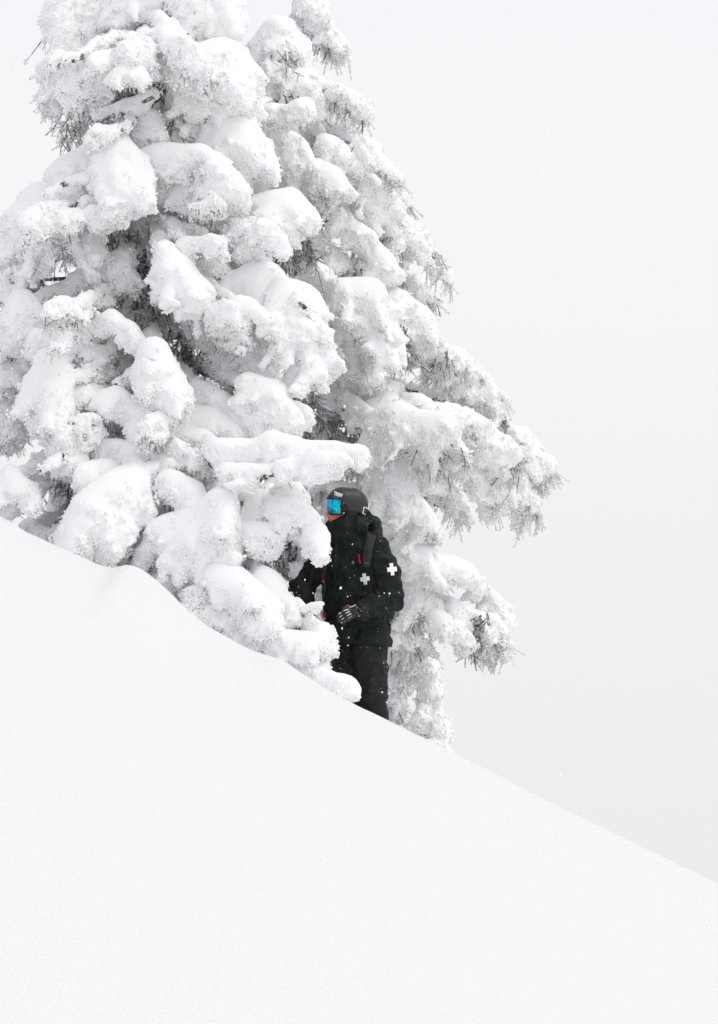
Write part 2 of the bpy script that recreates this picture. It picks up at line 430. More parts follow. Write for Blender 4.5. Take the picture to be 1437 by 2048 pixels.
def make_trunk(tree, x, y, z0, z1, r0, r1):
    n = 24; zs = np.linspace(z0, z1, n)
    caps = []
    pts = [np.array([x + .04 * math.sin(i * .7), y + .03 * math.cos(i * .9), z]) for i, z in enumerate(zs)]
    V, F = tubes([(pts, list(np.linspace(r0, r1, n) * (1 + .05 * np.sin(np.arange(n) * 2.1))))], 14)
    tr = link('trunk', mesh_np('trunk', V, F), tree, (x, y, z0), m_bark)
    caps = []
    for i in range(n - 1):      # rime plastered on the windward side, broken where the bark shows
        f = i / (n - 1); R = r0 + (r1 - r0) * f
        if random.random() < .75:
            o = np.array([random.uniform(-.5, .5) * R, -R * .55, 0])
            caps.append((pts[i] + o, pts[i + 1] + o, R * .5, R * .45))
    me, vp, q = sdf_mesh('rime_crust', caps, .02, .02, disp_fn(77, .9, .6), band=.07)
    link_bare(me, .12 + vnoise(vp, .12, 3) * .2)
    link('rime_crust', me, tr, (x, y, z0), m_snow)

s, f = 's', 'f'
FRONT = [
 ([(395,150,70),(440,150,80),(475,170,60)],26.1,45,s), ([(225,285,42),(240,340,55),(255,385,45)],25.5,45,s),
 ([(190,325,50),(140,355,48)],26.0,20,s), ([(75,410,55),(100,440,66),(45,450,50)],25.8,80,s),
 ([(187,465,18),(190,498,24)],25.8,12,s), ([(45,600,32),(40,670,36)],25.5,60,s), ([(95,625,14),(105,655,20)],25.8,15,s),
 ([(330,500,28),(360,545,45),(400,590,40)],25.2,40,s), ([(150,690,16),(190,650,20),(225,635,22),(265,660,18),(290,690,14)],25.2,0,s),
 ([(310,705,32),(322,750,44),(345,790,28)],24.9,28,s), ([(100,725,36),(95,780,52),(120,830,35)],25.0,32,s),
 ([(185,805,28),(235,795,36),(300,840,30),(330,890,28)],25.0,8,s), ([(125,885,32),(140,915,25)],24.9,12,s),
 ([(180,880,16),(245,900,20),(290,905,20)],25.0,12,s), ([(270,925,28),(265,970,55),(235,1005,70),(190,1035,60),(165,1075,40)],24.6,60,s),
 ([(330,1065,45),(390,1070,66),(430,1080,58),(440,1010,35)],24.4,60,s), ([(350,860,20),(400,885,28),(420,925,22)],25.0,15,s),
 ([(440,940,22),(450,990,32),(465,1040,28)],24.9,12,s), ([(335,955,16),(375,975,16),(395,1010,13)],24.5,8,s),
 ([(530,410,38),(575,415,46),(620,440,30)],25.8,55,s), ([(430,275,46),(480,280,56),(500,310,42)],26.0,28,s),
 ([(565,580,42),(600,610,52),(610,660,48),(625,735,26)],25.3,60,s), ([(450,565,26),(500,560,36),(540,560,32)],25.6,70,s),
 ([(285,305,9),(340,302,11),(400,305,14),(440,325,25),(455,385,32)],25.6,50,s), ([(310,330,18),(315,360,15)],25.9,14,s),
 ([(370,350,22),(400,370,26)],25.8,30,s), ([(110,20,38),(130,80,45),(110,150,30)],27.0,60,f), ([(180,30,32),(190,110,26)],27.1,60,f),
 ([(97,165,15),(100,205,14)],27.0,22,f), ([(235,110,36),(225,150,34)],26.4,55,s), ([(293,85,24),(290,135,26)],26.3,50,s),
 ([(335,55,24),(345,85,24)],26.4,30,s), ([(375,10,54),(425,0,56),(452,15,32)],26.7,48,s), ([(250,-10,48),(300,-15,44)],26.8,45,s),
 ([(298,235,24),(310,270,28)],26.0,32,f), ([(345,240,24),(375,262,28)],26.1,32,f), ([(195,228,11),(255,205,12),(310,185,12)],26.0,0,s),
 ([(25,960,34),(50,985,26)],24.8,25,s), ([(60,1060,30),(120,1085,28)],25.4,15,f), ([(10,820,35),(20,860,25)],26.2,30,f),
 ([(100,600,12),(150,560,15),(215,530,15)],26.0,18,f), ([(340,395,18),(380,440,32),(420,470,28)],26.1,35,f), ([(250,515,18),(240,555,20)],25.9,25,f),
 ([(490,640,28),(500,700,34),(520,760,28)],25.6,50,f), ([(435,690,18),(445,740,20)],25.7,35,f), ([(495,765,26),(545,790,32),(570,825,22)],25.1,32,s),
 ([(440,898,13),(500,892,15),(545,880,21),(600,896,16),(655,900,9),(722,908,4)],24.3,14,s),
 ([(450,942,9),(520,943,12),(590,930,9),(645,924,6),(690,918,4)],24.15,4,s),
 ([(550,1000,28),(585,990,28),(606,1000,16)],24.45,45,f), ([(515,1005,28),(500,1050,26)],24.5,26,s), ([(552,1018,20),(585,1018,20),(606,1036,14)],24.3,8,s), ([(610,1034,15),(630,1056,13),(642,1082,10),(651,1110,5)],24.2,7,s),
 ([(490,1060,16),(545,1068,20)],24.3,22,s), ([(528,1150,16),(552,1182,20),(578,1228,20)],24.15,8,s), ([(425,1150,26),(480,1170,34),(520,1210,36),(535,1255,28)],24.05,20,s),
 ([(550,1280,22),(600,1290,28),(632,1285,20)],23.95,14,s), ([(640,1268,10),(648,1290,12)],24.0,8,s), ([(580,1325,18),(635,1352,16),(675,1366,12),(706,1375,8)],23.9,4,s), ([(610,1320,18),(655,1330,14)],24.0,8,s),
 ([(600,1222,7),(625,1211,9),(643,1204,8)],24.0,0,s), ([(595,1205,9),(632,1248,11),(658,1285,9)],24.05,0,s),
 ([(375,1190,16),(420,1225,18),(470,1258,18),(525,1290,18)],24.1,4,f), ([(330,1150,14),(360,1160,16)],24.5,8,f), ([(450,440,28),(500,480,30),(520,510,20)],25.9,30,s),
 ([(385,620,22),(440,640,24)],25.7,40,f), ([(560,870,20),(520,830,22)],25.3,16,s), ([(390,770,20),(440,800,20),(480,830,18)],25.3,14,s),
 ([(350,820,16),(420,830,16),(470,860,18)],25.2,14,s), ([(215,420,26),(280,440,30)],26.4,30,f), ([(150,620,18),(120,600,18)],26.3,24,f), ([(260,600,20),(330,640,18)],26.2,24,f),
 ([(20,540,30),(70,560,24)],26.5,40,f), ([(10,740,22),(25,700,22)],26.0,30,f), ([(70,930,18),(100,950,14)],26.0,20,f),
]
REAR = [
 ([(555,70,44),(580,100,50)],28.0,32,s), ([(610,-15,18),(645,45,20),(680,95,20)],28.6,22,f), ([(545,150,42),(580,165,46),(615,160,38)],27.8,50,f),
 ([(640,220,32),(670,245,40),(695,290,28)],28.3,60,f), ([(560,270,22),(592,290,20)],27.2,32,s), ([(500,228,8),(560,224,8),(620,208,7)],27.0,4,s),
 ([(640,338,22),(670,352,26)],27.4,40,s), ([(590,335,28),(620,380,32)],27.7,40,f), ([(700,350,26),(740,365,30),(770,405,26)],28.0,75,s),
 ([(760,350,22),(800,385,18)],28.8,30,f), ([(780,430,24),(830,465,28),(870,505,22)],28.4,85,f), ([(680,425,16),(735,490,17),(790,545,15)],27.8,30,s),
 ([(675,575,26),(725,600,52),(740,650,54),(770,690,38)],27.2,70,s), ([(620,520,18),(655,570,18)],27.4,25,s), ([(790,600,32),(835,638,36),(855,675,26)],28.0,50,s),
 ([(880,690,14),(920,720,24),(960,760,22),(1000,800,20)],28.2,60,f), ([(1000,830,16),(1050,880,20),(1088,930,12)],28.4,45,f), ([(1040,960,10),(1062,1020,14)],28.3,50,f),
 ([(760,845,36),(800,845,50),(840,860,46),(880,850,32)],26.6,62,s), ([(880,830,22),(930,830,18),(980,860,18),(1020,900,18)],27.4,60,f),
 ([(900,900,13),(960,945,16),(1000,990,12)],27.6,50,f), ([(660,735,20),(720,768,22),(790,772,17)],27.8,3,s), ([(690,830,11),(750,812,9),(790,790,9)],27.5,3,s),
 ([(650,860,22),(690,880,18)],27.8,30,f), ([(750,945,22),(790,955,34),(800,990,42)],26.8,32,s), ([(765,1025,32),(820,1030,40),(860,1058,24)],27.0,34,s),
 ([(800,1095,30),(845,1108,28)],27.0,34,s), ([(860,1122,22),(900,1130,20),(935,1142,12)],27.2,20,s), ([(820,1175,26),(850,1205,26)],27.2,45,f),
 ([(900,1200,12),(940,1225,16),(985,1245,22),(1005,1270,16)],27.4,40,f), ([(870,1230,10),(910,1250,14),(945,1290,11)],27.2,12,s),
 ([(785,1262,22),(808,1310,26),(830,1345,20)],27.6,32,f), ([(780,1375,16),(790,1400,12)],27.8,18,f), ([(940,1145,9),(985,1190,12),(1012,1235,10)],27.6,24,f),
 ([(640,480,20),(690,520,18)],27.9,30,f), ([(700,280,20),(730,330,16)],28.6,30,f), ([(830,560,18),(870,590,14)],28.8,24,f),
 ([(700,700,22),(640,690,20)],28.2,40,f), ([(880,960,14),(850,945,16)],27.6,34,f), ([(560,330,20),(545,370,20)],27.8,30,f), ([(640,640,20),(660,690,20)],28.2,40,f),
 ([(790,1170,18),(800,1220,16)],27.8,40,f),
]
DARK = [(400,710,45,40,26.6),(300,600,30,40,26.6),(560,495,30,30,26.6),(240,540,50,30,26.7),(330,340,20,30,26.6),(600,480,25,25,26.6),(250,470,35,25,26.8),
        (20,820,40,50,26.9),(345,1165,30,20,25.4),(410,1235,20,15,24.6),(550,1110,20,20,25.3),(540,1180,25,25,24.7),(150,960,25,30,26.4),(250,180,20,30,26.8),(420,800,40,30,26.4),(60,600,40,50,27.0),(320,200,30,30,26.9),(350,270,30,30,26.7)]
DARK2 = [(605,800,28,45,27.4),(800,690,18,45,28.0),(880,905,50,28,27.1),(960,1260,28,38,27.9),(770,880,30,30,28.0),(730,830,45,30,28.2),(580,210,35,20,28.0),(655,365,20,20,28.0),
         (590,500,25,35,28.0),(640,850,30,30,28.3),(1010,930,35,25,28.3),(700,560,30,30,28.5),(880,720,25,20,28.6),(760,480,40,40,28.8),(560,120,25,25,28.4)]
SC = {}      # per tree: points, directions, sizes, kind of rime or twig
def scat(tree, p, d, size, kind):
    SC.setdefault(tree.name, [tree, [], [], [], []])
    for l_, v_ in zip(SC[tree.name][1:], (p, d, size, kind)): l_.append(np.asarray(v_, np.float32))

def on_surface(vp, q, nn, mask, dens):
    tri = q if q.shape[1] == 3 else np.concatenate([q[:, :3], q[:, [0, 2, 3]]])
    a, b, c = vp[tri[:, 0]], vp[tri[:, 1]], vp[tri[:, 2]]
    ar = np.linalg.norm(np.cross(b - a, c - a), axis=1) / 2
    w_ = ar * mask[tri].mean(1); tot = w_.sum(); n = int(tot * dens)
    if n < 1: return np.zeros((0, 3)), np.zeros((0, 3))
    t = rng.choice(len(tri), n, p=w_ / tot); u = rng.random((n, 2)); fl = u.sum(1) > 1; u[fl] = 1 - u[fl]
    p = a[t] + (b[t] - a[t]) * u[:, :1] + (c[t] - a[t]) * u[:, 1:]
    return p, nn[tri[t, 0]]

def eul(d):
    """Euler angles that turn +Z onto d, after a random spin about Z"""
    d = d / (np.linalg.norm(d, axis=1)[:, None] + 1e-9)
    by = np.arccos(np.clip(d[:, 2], -1, 1)); bz = np.arctan2(d[:, 1], d[:, 0])
    sp_ = rng.uniform(0, 2 * math.pi, len(d))
    # R = Rz(bz) Ry(by) Rz(sp): convert to XYZ euler
    cz, sz, cy, sy, cs, ss = np.cos(bz), np.sin(bz), np.cos(by), np.sin(by), np.cos(sp_), np.sin(sp_)
    r00 = cz * cy * cs - sz * ss; r10 = sz * cy * cs + cz * ss; r20 = -sy * cs
    r21 = sy * ss; r22 = cy
    return np.stack([np.arctan2(r21, r22), np.arcsin(np.clip(-r20, -1, 1)), np.arctan2(r10, r00)], 1)

m_rime, _, _ = mat('rime feathers', (.95, .952, .958), .85, 0, .15)
m_twig_w = needle_mat('rimed twig', (.40, .41, .40), (.65, .655, .66), .92)
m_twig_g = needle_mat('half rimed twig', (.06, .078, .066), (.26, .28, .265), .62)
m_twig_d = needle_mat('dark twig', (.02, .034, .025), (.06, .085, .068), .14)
def ico():
    import bmesh
    bm = bmesh.new(); bmesh.ops.create_icosphere(bm, subdivisions=1, radius=1); v = np.array([x.co[:] for x in bm.verts]); f_ = np.array([[x.index for x in g_.verts] for g_ in bm.faces]); bm.free(); return v, f_
def clump(i):
    r_ = np.random.default_rng(i + 70); v, f_ = ico(); V, F = [], []
    for j in range(r_.integers(3, 6)):
        c = np.array([r_.normal() * .55, r_.normal() * .55, r_.uniform(-.1, .75)]); sc3 = r_.uniform(.28, .62, 3)
        V.append(v * sc3 * r_.uniform(.75, 1.2, (len(v), 1)) + c); F.append(f_ + j * len(v))
    return np.concatenate(V), np.concatenate(F)
def spray_mesh(i, fine):
    r_ = np.random.default_rng(i + 170); n = 7; z = np.linspace(0, 1, n)
    bend = r_.normal(size=2) * .14; stem = np.stack([bend[0] * z ** 2, bend[1] * z ** 2, z], 1)
    V, F = tubes([(stem, list(np.linspace(.030, .008, n)))], 4)
    F = np.concatenate([F[:, [0, 1, 2]], F[:, [0, 2, 3]]])
    t = r_.uniform(.02, 1, 70 if fine else 46); b = np.stack([bend[0] * t ** 2, bend[1] * t ** 2, t], 1)
    d = np.concatenate([r_.normal(size=(len(t), 2)), np.zeros((len(t), 1))], 1); d /= np.linalg.norm(d, axis=1)[:, None]; d[:, 2] = .75
    V2, F2 = spikes(b, b + d * (r_.uniform(.10, .19, len(t)) * (1.05 - .5 * t))[:, None], .011 if fine else .020)
    V = np.concatenate([V, V2]); F = np.concatenate([F, F2 + len(V) - len(V2)])
    return V, F
TEMPL = []
for i in range(4):
    v_, f_ = clump(i); me = mesh_np('rime_clump', v_, f_); me.materials.append(m_rime); TEMPL.append(bpy.data.objects.new('rime_clump', me))
for i, (m_, fine) in enumerate(((m_twig_w, False), (m_twig_w, False), (m_twig_g, True), (m_twig_d, True))):
    v_, f_ = spray_mesh(i, fine); me = mesh_np('twig_spray', v_, f_, False); me.materials.append(m_); TEMPL.append(bpy.data.objects.new('twig_spray', me))

def scatter_group():
    ng = bpy.data.node_groups.new('scatter', 'GeometryNodeTree')
    ng.interface.new_socket('Geometry', in_out='INPUT', socket_type='NodeSocketGeometry'); ng.interface.new_socket('Geometry', in_out='OUTPUT', socket_type='NodeSocketGeometry')
    gi = ng.nodes.new('NodeGroupInput'); go = ng.nodes.new('NodeGroupOutput'); prev = []
    for i, ob in enumerate(TEMPL):
        oi = ng.nodes.new('GeometryNodeObjectInfo'); oi.inputs['Object'].default_value = ob; oi.inputs['As Instance'].default_value = True
        cmp_ = ng.nodes.new('FunctionNodeCompare'); cmp_.data_type = 'INT'; cmp_.operation = 'EQUAL'
        na = ng.nodes.new('GeometryNodeInputNamedAttribute'); na.data_type = 'INT'; na.inputs['Name'].default_value = 'kind'
        ng.links.new(na.outputs['Attribute'], cmp_.inputs[2]); cmp_.inputs[3].default_value = i
        ra = ng.nodes.new('GeometryNodeInputNamedAttribute'); ra.data_type = 'FLOAT_VECTOR'; ra.inputs['Name'].default_value = 'turn'
        sa = ng.nodes.new('GeometryNodeInputNamedAttribute'); sa.data_type = 'FLOAT'; sa.inputs['Name'].default_value = 'size'
        ip = ng.nodes.new('GeometryNodeInstanceOnPoints'); e2 = ng.nodes.new('FunctionNodeEulerToRotation')
        ng.links.new(gi.outputs[0], ip.inputs['Points']); ng.links.new(cmp_.outputs[0], ip.inputs['Selection']); ng.links.new(oi.outputs['Geometry'], ip.inputs['Instance'])
        ng.links.new(ra.outputs['Attribute'], e2.inputs[0]); ng.links.new(e2.outputs[0], ip.inputs['Rotation']); ng.links.new(sa.outputs['Attribute'], ip.inputs['Scale'])
        prev.append(ip)
    j = ng.nodes.new('GeometryNodeJoinGeometry')
    for ip in prev: ng.links.new(ip.outputs[0], j.inputs[0])
    ng.links.new(j.outputs[0], go.inputs[0]); return ng
SG = scatter_group()
def flush_scatter():
    for nm, (tr, p, d, sz, kd) in SC.items():
        p, d, sz, kd = np.concatenate(p), np.concatenate(d), np.concatenate(sz), np.concatenate(kd)
        for name, sel in (('rime_crust', kd < 4), ('twigs', kd >= 4)):
            if not sel.any(): continue
            me = bpy.data.meshes.new(name); n = int(sel.sum()); me.vertices.add(n); me.vertices.foreach_set('co', p[sel].astype(np.float32).ravel())
            a = me.attributes.new('turn', 'FLOAT_VECTOR', 'POINT'); a.data.foreach_set('vector', eul(d[sel]).astype(np.float32).ravel())
            a = me.attributes.new('size', 'FLOAT', 'POINT'); a.data.foreach_set('value', sz[sel].astype(np.float32))
            a = me.attributes.new('kind', 'INT', 'POINT'); a.data.foreach_set('value', kd[sel].astype(np.int32))
            o = link(name, me, tr, tuple(tr['w0'])); o['kind'] = 'stuff'
            md = o.modifiers.new('scatter', 'NODES'); md.node_group = SG
            print('SCATTER', nm, name, n)

def thin_limbs(px, y0, y1, wfun, Y, n, seed):
    r_ = random.Random(seed); o = []
    for i in range(n):
        py = r_.uniform(y0, y1); a, b = wfun(py); x = r_.uniform(a, b)
        if any(abs(x - d[0]) < d[2] + 40 and abs(py - d[1]) < d[3] + 20 for d in DARK + DARK2): continue
        sg = -1 if x < px else 1
        if r_.random() < .25: sg = -sg
        ln = r_.uniform(35, 90); y = py; r0 = r_.uniform(6, 10); pts = []
        sl = r_.uniform(-.25, .5)
        for j in range(4):
            pts.append((x, y, max(3, r0 * (1 - j * .2)))); x += sg * ln / 3; y += ln / 3 * (sl + j * .25)
        o.append((pts, Y + r_.uniform(-.35, .35), r_.choice((0, 10, 22, 34)), 'f' if r_.random() < .6 else 's'))
    return o
def slim(sp_):
    pts, Y, hang, st_ = sp_
    cx_ = sum(p[0] for p in pts) / len(pts); cy_ = sum(p[1] for p in pts) / len(pts)
    if 130 < cx_ < 500 and 600 < cy_ < 930 and not (280 < cx_ < 350 and cy_ < 800): pts = [(x, y, r * .74) for x, y, r in pts]
    return (pts, Y, hang, st_)
def tree(name, label, px, Y, specs, r0, r1, ztop):
    k = Y * KY; x = (px - 718.5) * k; z0 = gz(x, Y) - .1
    t = thing(name, label, 'conifer', (x, Y, z0), 'snow-plastered conifers')
    make_trunk(t, x, Y, z0, ztop, r0, r1)
    for i, sp_ in enumerate(specs): make_bough(t, (x, Y), z0, sp_, i + int(px))
    return t, (x, Y)
FRONT = [slim(x) for x in FRONT] + thin_limbs(290, 600, 950, lambda y: (130, 480), 25.0, 26, 93)
FRONT += thin_limbs(290, 60, 1180, lambda y: (max(10, 150 - y * .15), min(600, 360 + y * .35)), 25.5, 85, 91)
REAR += thin_limbs(600, 180, 1350, lambda y: (600, min(900, 680 + y * .22)), 27.6, 44, 92)
t1, ax1 = tree('snow_laden_conifer', 'huge conifer buried in rounded white snow pads, nearest the ridge on the left', 290, 27.2, FRONT, .24, .09, 5.6)
t2, ax2 = tree('snow_laden_conifer', 'frosted conifer behind the person, fog fade coloured into its twigs, its long boughs drooping to the right', 600, 28.7, REAR, .2, .06, 4.8)
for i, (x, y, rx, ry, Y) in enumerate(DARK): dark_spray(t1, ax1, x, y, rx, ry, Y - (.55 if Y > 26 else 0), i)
for i, (x, y, rx, ry, Y) in enumerate(DARK2): dark_spray(t2, ax2, x, y, rx, ry, Y - .5, 50 + i, dark=i in (0, 1, 3, 5, 9))  # only some sprays dark here, keeping the rear tree's painted fog fade
# frosted inner boughs fill the crown
def hull(T, lo, hi, wfun, Y, n, seed):
    r_ = random.Random(seed)
    for i in range(n):
        py = lo + (hi - lo) * (i + .5) / n
        a, b = wfun(py); px = r_.uniform(a, b)
        dark_spray(T[0], T[1], px, py, r_.uniform(35, 60), r_.uniform(35, 55), Y + r_.uniform(-.2, .5), seed + i, dark=False, n=.8)
hull((t1, ax1), 20, 1050, lambda y: (max(90, 250 - y * .3), min(540, 400 + y * .2)), 27.3, 34, 300)
hull((t2, ax2), 210, 1150, lambda y: (560, 630 + y * .18), 28.9, 20, 400)

SAP = [([(858,1365,7),(862,1395,14)],26.0,14,f), ([(850,1415,20),(865,1440,28)],26.0,14,f), ([(840,1450,22),(880,1465,28)],25.8,14,f), ([(885,1490,22),(860,1490,22)],25.7,6,f)]
xs, Ys = (862 - 718.5) * 26 * KY, 26.0; zs = gz(xs, Ys) - .05
sap = thing('conifer_sapling', 'small snow-crusted sapling poking above the slope to the right of the legs', 'sapling', (xs, Ys, zs))
make_trunk(sap, xs, Ys, zs, (1024 - 1362) * 26 * KY, .04, .01)
for i, sp_ in enumerate(SAP): make_bough(sap, (xs, Ys), zs, sp_, 900 + i)
flush_scatter()
# a short broken trunk standing left of the big snow mound
xb, Yb = (140 - 718.5) * 26.3 * KY, 26.3; zb = gz(xb, Yb) - .1
st = thing('leaning_trunk', 'short rime-coated grey trunk leaning behind the low mound at left edge', 'tree trunk', (xb, Yb, zb))
V, F = tubes([([np.array([xb - .09, Yb, zb]), np.array([xb - .04, Yb, zb + .5]), np.array([xb + .05, Yb + .05, (1024 - 925) * 26.3 * KY])], [.14, .125, .11])], 14)
tk = link('bark_column', mesh_np('bark_column', V, F), st, (xb, Yb, zb), m_bark)
caps = [(np.array([xb - .14, Yb - .05, zb]), np.array([xb - .03, Yb - .02, (1024 - 935) * 26.3 * KY]), .11, .09)]
me, vp, q = sdf_mesh('rime_crust', caps, .016, .02, disp_fn(5, .8, .6)); link_bare(me, .13 + vnoise(vp, .12, 9) * .2)
link('rime_crust', me, st, (xb, Yb, zb), m_snow)

# ------------------------------------------------------------------ the person
def Q(px, py, dy=0.0): return P(px, py, 25 + dy)
m_skin, t_, b_ = mat('skin', (.74, .20, .10), .55, 0, .4)
m_jacket, t_, b_ = mat('black shell fabric', (.0105, .0135, .012), .7, 0, .22)
n1 = nz(t_, 350, 2); bump(t_, b_, n1.outputs[0], .4, .002)
n2 = nz(t_, 9, 4, .7); rr = ramp(t_, n2.outputs[0], [(.35, (.004, .0075, .0055)), (.7, (.014, .0215, .0175))]); t_.links.new(rr.outputs[0], b_.inputs['Base Color'])
m_trouser, t_, b_ = mat('black trouser fabric', (.012, .015, .0135), .75, 0, .3)
n1 = nz(t_, 300, 2); bump(t_, b_, n1.outputs[0], .4, .002)
m_helmet, _, _ = mat('helmet shell', (.018, .021, .020), .42, 0, .5)
m_black, _, _ = mat('black rubber', (.008, .008, .008), .6, 0, .4)
m_grey, _, _ = mat('grey webbing', (.035, .042, .040), .8)
m_white, _, _ = mat('white print', (.92, .92, .93), .6)
m_pale, _, _ = mat('pale grey print', (.26, .27, .27), .6)
m_red, _, _ = mat('red webbing', (.42, .012, .01), .6)
m_tan, _, _ = mat('brown leather', (.22, .075, .045), .6)
m_brass, _, _ = mat('brass rivet', (.75, .42, .12), .35, .8)
m_glove, _, _ = mat('black leather glove', (.012, .014, .014), .5, 0, .5)
m_greyflake, _, _ = mat('grey panel', (.10, .11, .115), .6)

zf = gz(.11, 25.0)
person = thing('person', 'person in black jacket, trousers and helmet with blue goggles standing beside the snowy tree', 'person', (Q(720, 1450)[0], 25.0, gz(float(Q(720, 1450)[0]), 25.0)))
po = (float(Q(720, 1450)[0]), 25.0, person['w0'][2])

# head frame: forward turned a little towards the camera
hb = math.radians(24)
HF = np.array([-math.cos(hb), -math.sin(hb), 0]); HL = np.array([math.sin(hb), -math.cos(hb), 0]); HU = np.array([0, 0, 1.])
tl = math.radians(2)      # chin slightly down
HFt = HF * math.cos(tl) + HU * math.sin(tl); HUt = HU * math.cos(tl) - HF * math.sin(tl)
HC = Q(691, 1013, 0)
def H(x, y, z): return HC + HFt * x + HL * y + HUt * z
def toH(p):
    d = p - HC; return np.stack([d @ HFt, d @ HL, d @ HUt], 1)

# body: one continuous figure under the clothes
sc_ = [
 (H(-.005,0,.02), H(.02,0,.02), .083, .083), (H(-.035,0,.01), H(-.03,0,.0), .088, .085), (H(.055,0,-.03), H(.05,0,-.06), .060, .052),
 (H(.080,0,-.098), H(.090,0,-.105), .028, .024), (H(.03,.045,-.085), H(.07,.012,-.10), .025, .023), (H(.03,-.045,-.085), H(.07,-.012,-.10), .025, .023),
 (H(.105,0,-.018), H(.138,0,-.050), .011, .0145), (H(.122,.013,-.055), H(.122,-.013,-.055), .011, .011), (H(.10,0,-.05), H(.10,0,-.06), .03, .03),
 (H(.114,.014,-.078), H(.114,-.014,-.078), .009, .009), (H(.110,.014,-.090), H(.110,-.014,-.090), .009, .009),
 (H(.07,.032,-.03), H(.06,.05,-.02), .022, .022), (H(.07,-.032,-.03), H(.06,-.05,-.02), .022, .022),
 (H(-.02,.083,-.02), H(-.02,.085,.01), .014, .014), (H(-.02,-.083,-.02), H(-.02,-.085,.01), .014, .014),
 (H(-.02,0,-.04), Q(708,1085), .058, .066),
]
Ls, Rs = Q(752,1098,-.11), Q(668,1098,.11)
Le, Lw = Q(780,1198,-.15), Q(722,1222,-.31)
Re, Rw = Q(603,1176,.08), Q(618,1226,-.13)
body_caps = sc_ + [(Ls, Rs, .06, .06), (Q(710,1110), Q(713,1190), .11, .10), (Q(713,1190), Q(718,1262), .10, .09),
 (Ls, Le, .055, .042), (Le, Lw, .042, .028), (Rs, Re, .055, .042), (Re, Rw, .042, .028),
 (Q(736,1296,-.05), Q(741,1372,-.09), .075, .055), (Q(741,1372,-.09), Q(751,1450,-.02), .055, .042),
 (Q(702,1296,.05), Q(699,1375,.0), .075, .055), (Q(697,1375,0), Q(706,1460,.05), .055, .042),
 (Q(751,1450,-.02), Q(751,1470,-.02), .042, .04), (Q(751,1470,-.02), Q(725,1476,-.10), .04, .032),
 (Q(706,1460,.05), Q(706,1478,.05), .042, .04), (Q(706,1478,.05), Q(680,1484,-.03), .04, .032),
 (Rw, Rw + (-.01, -.03, -.02), .025, .02), (Lw, Lw + (-.03, -.02, 0), .026, .02)]
me, vb, qb = sdf_mesh('body', body_caps, .0062, .008)
link('body', me, person, po, m_skin)

# jacket
def wr(seed, amp):
    def fn(p, g):
        q = p * np.array([1, 1, .45]); a = np.abs(vnoise(q + vnoise(p, .3, seed)[:, None] * .05, .085, seed)); b2 = vnoise(p * np.array([1, 1, 1.6]), .06, seed + 1)
        c2 = np.abs(vnoise(p * np.array([1, 1, 1.9]) + b2[:, None] * .02, .05, seed + 2))
        return ((.5 - a) * -amp + b2 * amp * .35 - np.clip(.22 - c2, 0, 1) * -amp * .55)
    return fn
hem = lambda p: -(p[:, 2] - ((1024 - 1287) * 25 * KY + -.10 * (p[:, 0] - 0.0))) * .95
jc = [(Ls, Rs, .088, .088), (Q(708,1100,0), Q(712,1185,0), .15, .148), (Q(712,1185), Q(716,1300), .148, .158),
 (Q(735,1110,-.05), Q(741,1200,-.06), .125, .118), (Q(741,1200,-.06), Q(748,1310,-.07), .118, .124),
 (Q(682,1110,.05), Q(686,1200,.06), .13, .13), (Q(686,1200,.06), Q(692,1310,.07), .13, .128),
 (Q(715,1120,.10), Q(725,1200,.12), .12, .10),
 (Ls, (Ls + Le) / 2 + (.025, 0, 0), .088, .088), ((Ls + Le) / 2 + (.025, 0, 0), Le + (.004, 0, .01), .088, .086), (Le, (Le + Lw) / 2 + (0, 0, -.005), .088, .074), ((Le + Lw) / 2 + (0, 0, -.005), Lw, .072, .056),
 (Rs, Re, .085, .078), (Re, Rw, .078, .052),
 # high collar round the chin
 (Q(706,1090,.0), H(.008,0,-.155), .135, .118), (H(.0,0,-.155), H(.0,0,-.112), .116, .110), (H(.055,.0,-.16), H(.062,0,-.118), .07, .062),
 # hood gathered behind the neck
 (H(-.135,.03,-.075), H(-.12,-.07,-.08), .048, .045), (H(-.135,.05,-.085), H(-.06,.115,-.13), .052, .050), (H(-.06,.118,-.14), H(.03,.10,-.155), .046, .032),
 (Q(748,1052,.04), Q(746,1082,.05), .050, .055), (Q(738,1085,-.06), Q(752,1070,.04), .05, .05), (Q(750,1062,.10), Q(715,1070,.18), .05, .05)]
def jcut(p):
    h = toH(p)
    # the collar opens round the lower face along a slanting edge
    open_ = np.minimum(h[:, 2] - (-.118 + .66 * np.clip(.125 - h[:, 0], 0, .2)), 1)
    inner = .0 * h[:, 0]
    neck = np.where((h[:, 2] > -.2) & (np.abs(h[:, 0]) < .2), open_, -1)
    top = np.where(h[:, 0] > -.07, neck, -1)
    return np.maximum(hem(p), top)
me, vj, qj = sdf_mesh('jacket', jc, .0075, .009, wr(21, .034), jcut, band=.05)
link('jacket', me, person, po, m_jacket)
bj = BVHTree.FromPolygons([tuple(v) for v in vj.tolist()], qj.tolist())

